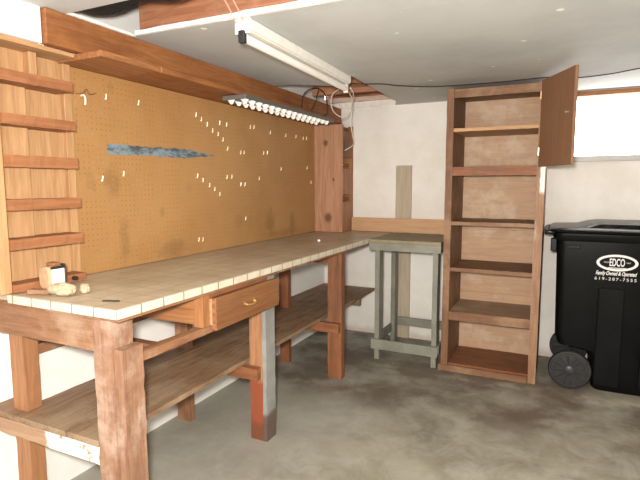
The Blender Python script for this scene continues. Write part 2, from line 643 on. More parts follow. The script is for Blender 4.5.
# ceiling drywall, two pieces missing
H = 0.013
mb = MB()
mb.prism([(-0.16, -5.4), (3.4, -5.4), (3.4, -2.735), (0.0, -2.735), (-0.16, -2.735)], CZ, CZ + H)
mb.prism([(0.0, -2.40), (3.4, -2.37), (3.4, 0.0), (0.66, 0.0), (0.725, -0.19), (0.75, -1.20), (0.58, -0.93), (0.30, -1.13), (0.0, -1.16)], CZ, CZ + H)
struct('ceiling', mb, M_CEIL)
# pale broken edge of the plasterboard along the near opening
rebase(struct('trim_1', MB().rough_board(0.20, 3.4, -2.414, -2.400, 1.999, 2.018, 'x', 60, 0.003, 3), M_CUT), (0, 0, 0))
# floorboards above the ceiling
struct('trim_2', MB().box(-0.16, 3.4, -5.4, 0.16, 2.24, 2.26, 0), wood('subfloor', (0.30, 0.17, 0.11), (0.48, 0.31, 0.22), 'x', seed=20))
# top plate and rim board over the back wall
struct('trim_3', MB().rough_board(0.0, 3.4, -0.05, 0.16, 2.05, 2.085, 'x', 60, 0.004, 8), wood('top_plate', (0.52, 0.36, 0.28), (0.68, 0.52, 0.43), 'x', seed=21))
struct('trim_4', MB().box(0.0, 3.4, 0.02, 0.06, 2.087, 2.24, .002), W_JOIST)
struct('trim_5', MB().rough_board(0.150, 0.180, -2.734, -2.401, 1.9995, 2.010, 'y', 20, 0.002, 4), M_CUT)
# joists
jy = -2.372
i = 0
for y, x0, lab in ((jy, 0.185, 'reddish brown joist exposed in the near gap of the ceiling'), (-0.62, 0.185, 'dark joist exposed in the gap above the hanging wires')):
    o = MB().box(x0, 3.4, y, y + 0.04, 2.014, 2.239, 0.002).build('ceiling_joist', W_JOIST)
    tag(rebase(o, (0.175, y, 2.014)), lab, 'joist')
# black building paper showing in the near gap
t_ = MB()
t_.loft([[(x, -2.73 + dy + 0.006 * math.sin(x * 23), z + 0.010 * math.sin(x * 17)) for dy, z in ((0, 2.014), (.10, 2.02), (.12, 2.055), (0, 2.085))]
         for x in [0.20 + 0.05 * k for k in range(42)]])
tag(rebase(t_.build('building_paper', M_INSUL), (0.30, -2.70, 2.0)), 'black paper edge hanging along the near ceiling gap', 'building paper')
# windows
wr = MB()
wr.box(1.97, 3.0, 0.05, 0.12, 1.505, 1.54, 0.002)
wr.box(1.97, 1.995, 0.05, 0.12, 1.54, 1.965, 0.002)
wr.box(2.975, 3.0, 0.05, 0.12, 1.54, 1.965, 0.002)
w2 = struct('window_1', wr, M_FRAME)
MB().box(1.97, 3.0, -0.02, 0.12, 1.962, 1.994, 0.002).build('window_head', W_FIR['x'], w2)
MB().box(1.97, 3.0, -0.012, 0.05, 1.495, 1.515, 0.003).build('window_sill', M_FRAME, w2)
MB().box(1.995, 2.975, 0.085, 0.089, 1.54, 1.962, 0).build('pane', M_GLASS, w2)

# beam along the left wall
b = MB().box(0.131, 0.172, -2.828, -0.02, 1.868, 1.9985, 0.003)
tag(rebase(b.build('wooden_beam', W_BEAM), (0.1, -1.4, 1.868)), 'long rough brown beam under the ceiling above the pegboard', 'beam')

# ------------------------------------------------------------------ pegboard
peg = thing('pegboard', 'large brown perforated pegboard on the left wall above the tiled bench', 'pegboard', (0.002, -2.62, 0.927))
MB().box(0.002, 0.020, -2.62, -0.252, 0.927, 1.8405, 0.001).build('board', M_PEG, peg)


def mk_blue():
    t = NT('faded_blue_paint', .6)
    n = t.rng(t.noise(22, 6, .75, t.mapped((1, .35, 1))), .42, .6)
    t.color(t.mix(n, (0.20, 0.27, 0.31), (0.07, 0.08, 0.08)))
    return t.m


mb = MB()
top, bot = [], []
N = 30
for k in range(N + 1):
    f = k / N
    y = -2.44 + 0.80 * f
    zc = 1.502 + 0.010 * f
    half = 0.026 * (1 - 0.15 * f) if f < .72 else 0.022 * (1 - (f - .72) / .28) + .0015
    half += random.uniform(-.005, .005)
    top.append((y, zc + half))
    bot.append((y, zc - half))
A = [[mb.bm.verts.new((x, y, z)) for (y, z) in top] for x in (0.020, 0.0212)]
B = [[mb.bm.verts.new((x, y, z)) for (y, z) in bot] for x in (0.020, 0.0212)]
for k in range(N):
    mb.bm.faces.new((A[1][k], A[1][k + 1], B[1][k + 1], B[1][k]))
    mb.bm.faces.new((A[0][k], A[0][k + 1], A[1][k + 1], A[1][k]))
    mb.bm.faces.new((B[0][k], B[0][k + 1], B[1][k + 1], B[1][k]))
mb.build('paint_streak', mk_blue(), peg, label='torn blue streak on the brown board')

# ledge shelf above the pegboard
ls = thing('ledge_shelf', 'long brown board shelf fixed under the beam above the pegboard', 'shelf', (0.02, -1.5, 1.84))
MB().rough_board(0.003, 0.28, -2.672, -2.36, 1.8425, 1.866, 'x', 8, .001, 2).build('shelf_board', W_FIR['y'], ls)
MB().rough_board(0.003, 0.275, -2.358, -0.253, 1.843, 1.866, 'y', 40, .002, 3).build('shelf_board', W_BEAM, ls)
MB().box(0.276, 0.296, -2.358, -0.40, 1.838, 1.867, .003).build('edging', W_BEAM, ls)

# pegs
PG = {
    'pegs above the blue streak, near end of the pegboard': [(-2.435, 1.744), (-2.233, 1.746)],
    'small pale pegs just below the left half of the blue streak': [(-2.48, 1.365), (-2.349, 1.391)],
    'upper slanting row of pegs right of the blue streak': [(-1.799, 1.741), (-1.756, 1.721), (-1.697, 1.696), (-1.65, 1.665), (-1.597, 1.649), (-1.552, 1.619), (-1.502, 1.566)],
    'pair of pegs just right of the upper slanting row': [(-1.574, 1.718), (-1.502, 1.716)],
    'close pair of pegs under the near end of the louvred light': [(-1.241, 1.728), (-1.198, 1.732)],
    'level row of pegs under the louvred light': [(-0.982, 1.715), (-0.754, 1.714), (-0.593, 1.72), (-0.464, 1.715), (-0.402, 1.72)],
    'close pair of pegs right of the blue streak tip': [(-1.359, 1.55), (-1.321, 1.552)],
    'pair of pegs in the upper far half of the pegboard': [(-1.074, 1.563), (-1.02, 1.566)],
    'single pale peg below the level row on the far half of the pegboard': [(-0.828, 1.456)],
    'two pegs beside the knotty panel at the pegboard end': [(-0.395, 1.477), (-0.322, 1.357)],
    'lower slanting row of pegs right below the streak tip': [(-1.802, 1.388), (-1.748, 1.365), (-1.693, 1.335), (-1.645, 1.311), (-1.591, 1.279)],
    'pair of pegs right of the lower slanting row top': [(-1.514, 1.386), (-1.466, 1.39)],
    'lower bright pair of pegs in the middle of the pegboard': [(-1.361, 1.339), (-1.314, 1.339)],
    'faint single peg right of the lower bright pair': [(-1.139, 1.381)],
    'single pale peg low on the middle of the pegboard': [(-1.31, 1.108)],
    'lowest pair of pegs just above the bench top': [(-1.805, 1.013), (-1.773, 1.01)],
}
peg0 = None
for lab, pts in PG.items():
    for (y, z) in pts:
        if peg0 is None:
            mbp = MB()
            mbp.tube(spline([(0.016, 0, 0), (0.022, 0, 0), (0.024, 0, 0.003), (0.0245, 0, 0.012), (0.025, 0, 0.022)], 3), 0.0028, 8)
            mbp.tube([(0.018, 0, 0), (0.0215, 0, 0)], 0.0045, 10)
            o = peg0 = mbp.build('pegboard_hook', M_PEGM, smooth=True)
        else:
            o = peg0.copy()
            COL.objects.link(o)
        o.location = (0, y, z - 0.012)
        o.rotation_euler = (random.uniform(-.12, .12), 0, random.uniform(-.2, .2))
        k = pts.index((y, z))
        if len(pts) == 1:
            full = lab
        elif len(pts) == 2:
            full = ('left' if k == 0 else 'right') + ' one of the ' + lab.replace('pair of pegs', 'peg pair').replace('two ', '')
        else:
            full = ('leftmost', 'second', 'third', 'fourth', 'fifth', 'sixth', 'seventh')[k] + (' peg of the ' if k == 0 else ' peg from left in the ') + lab.replace(' of pegs', '')
        tag(o, full, 'peg', 'pegs on the brown pegboard')
# the taller hook with a rusty wire at the near end
wh = thing('wire_hook', 'white hook with a curl of rusty wire at the near top corner of the pegboard', 'hook', (0.02, -2.565, 1.70))
MB().tube(spline([(0.015, -2.566, 1.725), (0.035, -2.566, 1.727), (0.045, -2.566, 1.71), (0.042, -2.566, 1.685)], 5), 0.004, 8).build('hook', M_WHITE, wh, smooth=True)
MB().tube(spline([(0.03, -2.60, 1.728), (0.036, -2.57, 1.735), (0.036, -2.55, 1.755), (0.036, -2.535, 1.735), (0.036, -2.50, 1.745)], 6), 0.0022, 6).build(
    'rusty_wire', plain('rusty_wire', (.18, .08, .035), .7), wh, smooth=True)

# ------------------------------------------------------------------ near wall rack
ra = thing('wall_rack', 'pale wooden rack of narrow shelves on the left wall, left of the pegboard', 'shelf rack', (0.06, -2.84, 0.926))
MB().box(0.001, 0.014, -2.985, -2.66, 0.928, 1.85, .001).build('back_panel', W_PALE['z'], ra)
MB().box(0.0145, 0.040, -2.985, -2.836, 0.930, 1.848, .002).build('back_board', W_PALE['z'], ra)
MB().box(0.0145, 0.075, -2.836, -2.805, 1.753, 1.848, .002).build('upright', W_PALE['z'], ra)
MB().box(0.001, 0.112, -3.03, -2.987, 0.928, 1.85, .002).build('side_panel', W_PALE['z'], ra)
MB().box(0.001, 0.030, -2.659, -2.622, 0.928, 1.848, .002).build('side_panel', W_PALE['z'], ra)
for k, (z0, z1) in enumerate(((0.928, 0.959), (1.090, 1.130), (1.238, 1.279), (1.400, 1.444), (1.555, 1.594), (1.712, 1.752))):
    MB().rough_board(0.015 if k else 0.041, 0.122, -2.986, -2.672 - 0.003 * k, z0, z1, 'y', 16, .0016, 20 + k).build('rack_shelf', W_SHELFEDGE, ra)
MB().box(0.001, 0.135, -3.03, -2.680, 1.849, 1.866, .002).build('top_board', W_PALE['y'], ra)
# big pale plank beyond it, at the picture's left edge
o = MB().box(0.001, 0.110, -3.34, -3.033, 0.928, 1.85, .003).build('wide_plank', W_PALE['z'])
tag(rebase(o, (0.05, -3.18, 0.928)), 'wide pale plank standing at the far left edge beside the rack', 'plank')

# ------------------------------------------------------------------ knotty cupboard in the back corner
cu = thing('corner_shelf_box', 'knotty pine shelf box standing on the bench in the back corner', 'shelf box', (0.14, -0.13, 0.926))
MB().box(0.001, 0.280, -0.250, -0.228, 0.927, 1.838, .002).build('side_panel', W_KNOT, cu)
MB().box(0.001, 0.240, -0.030, -0.016, 0.927, 1.83, .002).build('back_board', W_FIR['z'], cu)
MB().box(0.241, 0.280, -0.033, -0.001, 0.927, 1.838, .002).build('side_panel', W_FIR['z'], cu)
MB().box(0.001, 0.020, -0.226, -0.032, 0.927, 1.83, .001).build('back_board', W_KNOT, cu)
for (z0, z1) in ((1.195, 1.222), (1.490, 1.516), (1.800, 1.826)):
    MB().box(0.021, 0.249, -0.227, -0.034, z0, z1, .002).build('shelf', W_RED['y'], cu)
MB().box(0.250, 0.277, -0.226, -0.034, 0.927, 1.185, .002).build('front_board', W_PINK, cu)
MB().box(0.250, 0.277, -0.226, -0.034, 1.250, 1.47, .002).build('front_board', W_PINK, cu)
MB().box(0.250, 0.277, -0.226, -0.034, 1.565, 1.79, .002).build('front_board', W_RED['z'], cu)

# ------------------------------------------------------------------ louvred light under the ledge
lo = thing('louvred_light', 'long grey louvred light fixed under the ledge shelf, far end of the pegboard', 'light', (0.27, -1.18, 1.80))
mb = MB()
mb.box(0.185, 0.345, -1.76, -0.56, 1.822, 1.8375, .002)
mb.box(0.185, 0.192, -1.76, -0.56, 1.812, 1.824, .001)
mb.box(0.338, 0.345, -1.76, -0.56, 1.812, 1.824, .001)
mb.box(0.192, 0.338, -1.76, -1.754, 1.812, 1.824, .001)
mb.box(0.192, 0.338, -0.566, -0.56, 1.812, 1.824, .001)
mb.build('housing', M_DKALU, lo)
mb = MB()
for row, x in enumerate((0.229, 0.301)):
    for k in range(16):
        y = -1.735 + 0.073 * k + 0.03 * row
        # curved parabolic blade: wide at the bottom, pinched on top
        rings = []
        for j in range(5):
            f = j / 4
            hw = 0.010 * f ** 1.2 + 0.002
            z = 1.792 + 0.029 * f
            hx = 0.008 + 0.020 * f
            rings.append([(x - hx, y - hw * .35, z), (x, y - hw, z), (x + hx, y - hw * .35, z), (x + hx, y + hw * .35, z), (x, y + hw, z), (x - hx, y + hw * .35, z)])
        mb.loft(rings)
mb.build('louvre', M_ALU, lo)
MB().tube([(0.265, -1.75, 1.812), (0.265, -0.57, 1.812)], 0.005, 8).build('centre_rail', M_DKALU, lo)

# ------------------------------------------------------------------ ceiling strip light (unlit)
st = thing('strip_light', 'white unlit strip light with a bare tube hanging under the ceiling', 'light', (0.795, -2.387, 2.0))


mb = MB()
mb.box(0.725, 0.795, -2.380, -1.20, 1.957, 1.9995, .004)
mb.build('housing', M_WHITE, st)
mb = MB()
mb.box(0.723, 0.797, -2.390, -2.381, 1.940, 1.9995, .003)
mb.build('end_plate', M_WHITE, st)
MB().box(0.735, 0.785, -2.379, -1.20, 1.951, 1.9565, .002).build('reflector', M_WHITE, st)
MB().tube([(0.760, -2.375, 1.926), (0.760, -1.215, 1.926)], 0.0185, 16).build('tube', M_TUBE, st, smooth=True)
for y0, y1 in ((-2.402, -2.377), (-1.212, -1.19)):
    MB().box(0.746, 0.774, y0, y1, 1.902, 1.9505, .003).build('lamp_holder', M_BLACKR if y0 < -2 else M_WHITE, st)

st.rotation_euler = (0, 0, math.radians(2.3))

# wires
def cable(name, pts, r, mat, lab, cat='cable', n=8, closed=False):
    mb = MB().tube(spline(pts, n, closed), r, 8, closed)
    o = mb.build(name, mat, smooth=True)
    tag(rebase(o, Vector(pts[0])), lab, cat)


cable('feed_wire', [(0.68, -2.50, 2.16), (0.70, -2.45, 2.09), (0.725, -2.415, 2.02), (0.735, -2.398, 1.98)], 0.0035, M_WIRE_C,
      'left copper coloured wire entering the near end of the strip light')
cable('feed_wire', [(0.73, -2.50, 2.15), (0.745, -2.44, 2.07), (0.765, -2.41, 2.01), (0.770, -2.398, 1.985)], 0.0035, M_WIRE_C,
      'right copper coloured wire entering the near end of the strip light')
cable('hanging_cable', [(0.19, -0.80, 1.87), (0.173, -0.76, 1.966), (0.199, -0.75, 2.023), (0.282, -0.75, 2.045), (0.348, -0.75, 2.003), (0.372, -0.75, 1.93), (0.372, -0.75, 1.858), (0.33, -0.75, 1.832)],
      0.0045, M_WIRE_D, 'dark cable arching from the louvred light into the ceiling gap')
cable('cable_loop', [(0.535, -0.85, 2.006), (0.465, -0.85, 1.971), (0.45, -0.85, 1.91), (0.473, -0.85, 1.846), (0.535, -0.85, 1.807), (0.588, -0.85, 1.838), (0.611, -0.85, 1.919), (0.573, -0.85, 1.989)],
      0.0038, M_WIRE_L, 'pale cable loop hanging in front of the back wall', n=8, closed=True)
cable('white_cord', [(0.73, -1.17, 1.935), (0.70, -1.05, 1.93), (0.60, -0.80, 1.945), (0.50, -0.56, 1.95), (0.468, -0.5, 1.906), (0.46, -0.5, 1.816), (0.44, -0.42, 1.73), (0.40, -0.30, 1.66), (0.30, -0.24, 1.62)], 0.0042,
      plain('white_cord_plastic', (.75, .70, .64), .4), 'white cord dropping from the strip light to the corner shelf box')
cable('second_loop', [(0.28, -0.70, 2.04), (0.25, -0.70, 1.95), (0.22, -0.70, 1.90), (0.205, -0.72, 1.869)], 0.004, M_WIRE_D,
      'short dark wire running down beside the beam in the ceiling gap')
cable('ceiling_cable', [(0.74, -1.175, 1.96), (0.78, -1.0, 1.985), (0.865, -0.93, 1.990), (0.947, -0.827, 1.99), (1.168, -0.70, 1.988), (1.545, -0.64, 1.992), (1.826, -0.66, 1.992), (1.996, -0.568, 1.992), (2.183, -0.60, 1.992), (2.36, -0.71, 1.992), (2.9, -1.0, 1.992)], 0.0036,
      M_WIRE_D, 'thin dark cable running along the ceiling above the bookcase towards the window')
cable('metal_pipe', [(0.18, -0.10, 2.13), (0.5, -0.10, 2.125), (1.2, -0.10, 2.12)], 0.016, plain('pinkish_pipe', (.5, .36, .30), .5, var=.2), 'pinkish pipe crossing the far ceiling gap above the wall', 'pipe')

# ------------------------------------------------------------------ workbench
wb = thing('workbench', 'long wooden workbench topped with cream tiles along the pegboard wall', 'workbench', (0.33, -1.5, 0.0))
# tile top: origin chosen so the tile grid lands on the corner
def tile_part(mb, name, mat):
    o = mb.build(name, mat, wb)
    g = Vector((0.668, -3.003, 0.90))
    d = g - Vector(wb.location)
    o.data.transform(Matrix.Translation(-d))
    o.location = d
    return o


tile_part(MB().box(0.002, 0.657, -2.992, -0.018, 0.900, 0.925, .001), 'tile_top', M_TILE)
mb = MB().box(0.1, 0.668, -3.003, -2.9925, 0.893, 0.9262, .004, seg=2)
mb.box(0.6575, 0.668, -3.000, -0.62, 0.893, 0.9262, .004, seg=2)
tile_part(mb, 'tile_edge', M_TILE_E)
MB().box(0.003, 0.655, -2.985, -0.02, 0.880, 0.8995, .001).build('top_board', W_BENCH['y'], wb)

# near frame
MB().rough_board(-0.135, 0.51, -2.965, -2.925, 0.757, 0.879, 'x', 14, .002, 31).build('apron', W_BENCH['x'], wb)


def mk_leg():
    t, c = wood('bench_leg', (0.175, 0.085, 0.048), (0.30, 0.16, 0.095), 'z', knots=2.5, dirt=(0.50, 0.38, 0.30), dirt_amt=.6, seed=15, ret=True)
    s = t.xyz()
    b = t.rng(t.noise(9, 6, .7, t.mapped((1, 1, .4))), .55, .7)
    c = t.mix(t.math('MULTIPLY', b, .5), c, (.66, .56, .46))
    dk = t.rng(s['Z'], -.5, .35, .5, 0)
    c = t.mix(t.math('MULTIPLY', dk, t.rng(t.noise(5, 5, .7), .4, .6)), c, (.20, .11, .07))
    t.color(c)
    return t.m


M_NLEG = mk_leg()
MB().rough_board(0.510, 0.600, -2.968, -2.876, 0.0, 0.879, 'z', 24, .003, 32).build('leg', M_NLEG, wb)
MB().rough_board(0.601, 0.642, -2.962, -2.872, 0.0, 0.775, 'z', 20, .003, 33).build('leg_block', M_NLEG, wb)
MB().rough_board(-0.036, 0.052, -2.924, -2.862, 0.0, 0.879, 'z', 20, .002, 34).build('leg', wood('back_leg', (0.26, .115, .05), (.38, .18, .08), 'z', seed=16), wb)


def mk_patch():
    t, c = wood('painted_end', (0.30, 0.17, 0.10), (0.42, 0.26, 0.16), 'x', seed=17, ret=True)
    s = t.xyz()
    e = t.math('ADD', s['X'], t.math('MULTIPLY', t.math('SUBTRACT', t.noise(14, 6, .7), .5), .16))
    mk = t.math('MULTIPLY', t.rng(e, -.135, -.09), t.rng(t.noise(22, 5, .7), .33, .42))
    t.color(t.mix(mk, c, (.82, .74, .66)))
    return t.m


MB().rough_board(-0.135, 0.509, -2.966, -2.928, 0.335, 0.399, 'x', 16, .003, 35).build('cross_member', mk_patch(), wb, label='cross member with a smear of white paint')
MB().rough_board(0.053, 0.509, -2.70, -2.66, 0.66, 0.70, 'x', 8, .002, 61).build('brace', W_BENCH['x'], wb)

# ledger on the wall between near leg and middle leg
MB().box(0.003, 0.040, -2.858, -2.02, 0.640, 0.682, .002).build('ledger', W_BENCH['y'], wb)

# lower shelf planks
MB().box(-0.136, 0.003, -2.967, -2.862, 0.401, 0.424, .002).build('shelf_plank', W_PLANK, wb)
for k, (x0, x1) in enumerate(((0.004, 0.170), (0.172, 0.337), (0.339, 0.505))):
    MB().rough_board(x0, x1, -2.968 if k < 2 else -2.875, -0.030 - .004 * k, 0.401, 0.424, 'y', 50, .002, 40 + k).build('shelf_plank', W_PLANK, wb)
MB().box(0.339, 0.505, -2.967, -2.878, 0.401, 0.424, .002).build('shelf_plank', W_PLANK, wb)

# middle frame: brown board with a grey painted board, red at the foot
def mk_redfoot():
    t, c = wood('red_foot_leg', (0.26, 0.115, 0.055), (0.40, 0.20, 0.10), 'z', seed=18, ret=True)
    s = t.xyz()
    n = t.math('MULTIPLY', t.math('SUBTRACT', t.noise(12, 5, .7), .5), .12)
    mk = t.rng(t.math('ADD', s['Z'], n), .31, .35, .85, 0)
    c = t.mix(mk, c, (.25, .05, .022))
    mk2 = t.rng(t.math('ADD', s['Z'], n), .07, .12, .8, 0)
    c = t.mix(mk2, c, (.14, .05, .025))
    t.color(c)
    return t.m


def mk_greyfoot():
    t = NT('grey_painted_leg', .55)
    n0 = t.rng(t.noise(7, 6, .7), .35, .65)
    c = t.mix(n0, (0.22, 0.22, 0.205), (0.29, 0.29, 0.27))
    s = t.xyz()
    n = t.math('MULTIPLY', t.math('SUBTRACT', t.noise(12, 5, .7), .5), .10)
    mk = t.rng(t.math('ADD', s['Z'], n), .12, .16, .9, 0)
    c = t.mix(mk, c, (.10, .06, .045))
    t.color(c)
    return t.m


MB().rough_board(0.532, 0.609, -2.045, -2.003, 0.0, 0.879, 'z', 20, .002, 50).build('leg', mk_redfoot(), wb, label='brown leg with a red painted foot')
MB().rough_board(0.610, 0.632, -2.047, -1.958, 0.0, 0.879, 'z', 20, .002, 51).build('leg_block', mk_greyfoot(), wb, label='grey painted board on the leg')
MB().rough_board(0.030, 0.120, -2.045, -2.003, 0.0, 0.879, 'z', 16, .002, 52).build('leg', W_BENCH['z'], wb)
MB().rough_board(0.12, 0.531, -2.04, -2.002, 0.80, 0.879, 'x', 12, .002, 53).build('apron', W_RED['x'], wb)
MB().rough_board(0.003, 0.60, -2.084, -2.046, 0.338, 0.3995, 'x', 12, .003, 54).build('cross_member', W_RED['x'], wb)
# far frame
MB().rough_board(0.548, 0.618, -1.118, -1.028, 0.0, 0.879, 'z', 20, .003, 55).build('leg', W_RED['z'], wb)
MB().rough_board(0.6185, 0.650, -1.116, -1.060, 0.0, 0.879, 'z', 20, .003, 56).build('leg_block', W_RED['z'], wb)
MB().rough_board(0.090, 0.165, -0.99, -0.95, 0.0, 0.879, 'z', 12, .002, 57).build('leg', W_RED['z'], wb)
MB().rough_board(0.003, 0.547, -1.10, -1.062, 0.80, 0.879, 'x', 12, .002, 58).build('apron', W_RED['x'], wb)
MB().rough_board(0.003, 0.645, -1.160, -1.122, 0.335, 0.3995, 'x', 12, .003, 59).build('cross_member', W_RED['x'], wb)
MB().box(0.003, 0.50, -0.40, -0.362, 0.345, 0.399, .002).build('cross_member', W_PLANK, wb)

# rail, cheek, stub and drawer
MB().rough_board(0.601, 0.640, -2.87, -2.05, 0.710, 0.742, 'y', 20, .002, 60).build('rail', W_BENCH['y'], wb)
MB().box(0.125, 0.600, -2.545, -2.515, 0.752, 0.879, .002).build('drawer_cheek', W_FIR['x'], wb)
MB().box(0.601, 0.650, -2.552, -2.51, 0.744, 0.879, .002).build('post', W_FIR['z'], wb)
MB().box(0.601, 0.648, -2.508, -2.048, 0.8595, 0.879, .002).build('drawer_rail', W_RED['y'], wb)
dr = MB().box(0.655, 0.676, -2.500, -1.985, 0.722, 0.862, .003).build('drawer', W_DRAWER, wb)
mb = MB()
mb.box(0.13, 0.654, -2.499, -2.485, 0.744, 0.858, .001)
mb.box(0.13, 0.654, -2.060, -2.048, 0.744, 0.858, .001)
mb.box(0.13, 0.654, -2.484, -2.061, 0.744, 0.750, .001)
mb.box(0.13, 0.142, -2.484, -2.061, 0.751, 0.858, .001)
mb.build('drawer_box', W_PALE['x'], dr)
mb = MB()
for k in range(4):
    mb.box(0.657, 0.672, -2.5015, -2.4995, 0.733 + .034 * k, 0.751 + .034 * k, 0)
mb.build('dovetail', W_FIR['x'], dr)
mb = MB()
mb.tube(spline([(0.676, -2.29, 0.795), (0.69, -2.285, 0.79), (0.695, -2.25, 0.787), (0.69, -2.215, 0.79), (0.676, -2.21, 0.795)], 5), 0.0045, 8)
for y in (-2.29, -2.21):
    mb.tube([(0.675, y, .797), (0.679, y, .797)], 0.011, 10)
mb.build('handle', M_BRASS, dr, smooth=True)

# things lying on the bench by the rack
ob = thing('metal_outlet_box', 'small tan rounded box with a white front plate standing at the rack foot', 'outlet box', (0.165, -2.80, 0.9265))
rings = []
for yy, sc in ((-2.8930, .90), (-2.8870, 1.0), (-2.8300, 1.0), (-2.8250, .96)):
    ring = []
    for k in range(24):
        a = 2 * math.pi * k / 24
        ca, sa = math.cos(a), math.sin(a)
        ring.append((0.160 + 0.030 * sc * math.copysign(abs(ca) ** .6, ca), yy, 0.9735 + 0.045 * sc * math.copysign(abs(sa) ** .75, sa)))
    rings.append(ring)
MB().loft(rings).build('body', plain('tan_painted_metal', (.50, .33, .20), .5, var=.12, scale=30), ob, smooth=True)
MB().box(0.128, 0.194, -2.8240, -2.8180, 0.9275, 1.024, .003).build('rim', plain('dark_bakelite', (.05, .035, .025), .4), ob)
MB().box(0.190, 0.197, -2.8830, -2.8280, 0.940, 1.008, .003).build('front_plate', M_WHITE, ob, label='white front plate')
MB().box(0.188, 0.1985, -2.8850, -2.8260, 1.009, 1.018, .002).build('top_strip', M_BLACKR, ob, label='black strip above the plate')
MB().box(0.140, 0.185, -2.8700, -2.8350, 1.018, 1.032, .006, seg=2).build('cap', W_FIR['y'], ob)
o = MB().tube([(0.142, -2.735, 0.945), (0.123, -2.735, 0.945)], 0.009, 12).build('screw_knob', M_WIRE_D, smooth=True)
tag(rebase(o, (0.13, -2.735, 0.945)), 'small dark knob on the lowest rack board right of the outlet box', 'knob')


def lump(name, c, s, mat, lab, cat, seed, rot=0.0):
    b = bmesh.new()
    bmesh.ops.create_icosphere(b, subdivisions=3, radius=1)
    rnd = random.Random(seed)
    dirs = [Vector((rnd.uniform(-1, 1), rnd.uniform(-1, 1), rnd.uniform(-.4, 1))).normalized() for _ in range(14)]
    for v in b.verts:
        k = max(d.dot(v.co) for d in dirs)
        v.co *= 0.72 + .5 * (k - .7) + rnd.uniform(-.05, .05)
        v.co = Vector((v.co.x * s[0], v.co.y * s[1], max(-s[2] * .6, v.co.z * s[2])))
        v.co.rotate(Matrix.Rotation(rot, 3, 'Z'))
    zmin = min(v.co.z for v in b.verts)
    for v in b.verts:
        v.co.z -= zmin
    mbx = MB()
    mbx.add(b)
    o = mbx.build(name, mat)
    o.location = c
    tag(o, lab, cat)


lump('plaster_chunk', (0.305, -2.925, 0.9265), (0.066, 0.040, 0.034), M_CREAM, 'crumbly cream plaster chunk on the near tiles in front of the outlet box', 'plaster chunk', 3, .4)
lump('plaster_chunk', (0.345, -2.86, 0.9265), (0.028, 0.022, 0.026), M_CREAM, 'smaller cream plaster crumb behind the big plaster chunk', 'plaster chunk', 5)
o = MB().box(0.165, 0.25, -2.96, -2.93, 0.9265, 0.945, .003, rot=(.35, 'Z')).build('wood_scrap', W_BENCH['x'])
tag(rebase(o, (.21, -2.91, .9265)), 'short scrap of wood on the tiles left of the plaster chunk', 'wood scrap')
o = MB().tube([(0.52, -2.93, 0.929), (0.575, -2.905, 0.929)], 0.0028, 8).build('rusty_nail', M_WIRE_D)
tag(rebase(o, (.54, -2.92, .926)), 'dark nail lying on the tiles at the near corner of the bench', 'nail')
lump('plaster_crumb', (0.40, -0.95, 0.9265), (0.014, 0.012, 0.012), M_WHITE, 'tiny white crumb on the far end of the bench top', 'crumb', 8)

# ------------------------------------------------------------------ strip and board on the back wall
o = MB().box(0.284, 1.205, -0.045, -0.026, 0.927, 1.045, .002).build('backsplash_board', wood('backsplash', (.46, .26, .13), (.56, .34, .19), 'x', seed=23))
tag(rebase(o, (.75, -.035, .927)), 'level pale board behind the grey table along the back wall', 'board')
o = MB().box(0.680, 0.815, -0.0245, -0.001, 0.002, 1.492, .002).build('upright_board', wood('grey_weathered', (.38, .31, .225), (.48, .40, .30), 'z', knots=2.3, seed=27))
tag(rebase(o, (.75, -.012, 0)), 'upright weathered board fixed to the white back wall behind the grey table', 'board')

# ------------------------------------------------------------------ grey table
gt = thing('grey_table', 'small grey painted wooden stand between the workbench and the bookcase', 'table', (0.93, -0.38, 0.0))
MB().rough_board(0.673, 1.205, -0.640, -0.048, 0.903, 0.925, 'x', 14, .0015, 70).build('tabletop', M_GREYTOP, gt)
MB().rough_board(0.672, 1.207, -0.648, -0.625, 0.846, 0.902, 'x', 14, .0015, 71).build('apron', GREY['x'], gt)
MB().box(0.672, 1.205, -0.095, -0.073, 0.846, 0.902, .002).build('apron', GREY['x'], gt)
for x in (0.674, 1.184):
    MB().box(x, x + 0.02, -0.624, -0.096, 0.846, 0.902, .002).build('apron', GREY['y'], gt)
for (x, y0, y1) in ((0.712, -0.623, -0.535), (1.148, -0.623, -0.535), (0.700, -0.185, -0.100), (1.148, -0.185, -0.100)):
    MB().rough_board(x, x + 0.036, y0, y1, 0.0, 0.902, 'z', 14, .0015, int(x * 100 + y1 * 50)).build('leg', GREY['z'], gt)
MB().rough_board(0.692, 1.197, -0.646, -0.6245, 0.086, 0.162, 'x', 14, .0015, 72).build('stretcher', GREY['x'], gt)
MB().rough_board(0.700, 1.190, -0.0985, -0.078, 0.135, 0.205, 'x', 10, .0015, 73).build('stretcher', GREY['x'], gt)
MB().box(0.690, 0.711, -0.623, -0.10, 0.10, 0.165, .002).build('stretcher', GREY['y'], gt)
MB().box(1.185, 1.203, -0.623, -0.10, 0.10, 0.165, .002).build('stretcher', GREY['y'], gt)

# ------------------------------------------------------------------ bookcase
bc = thing('bookcase', 'tall brown wooden bookcase with empty shelves and one door hanging open', 'bookcase', (1.53, -0.42, 0.0))
FY, BY = -0.62, -0.17
MB().rough_board(1.224, 1.268, FY + .001, BY, 0.0, 1.972, 'z', 20, .001, 80).build('side_panel', W_CASE['z'], bc)
MB().rough_board(1.806, 1.852, FY + .001, BY, 0.0, 1.972, 'z', 20, .001, 81).build('side_panel', W_CASE['z'], bc)
MB().rough_board(1.222, 1.269, FY - .012, FY, 0.0, 1.975, 'z', 30, .0018, 82).build('stile', W_CASE['z'], bc)


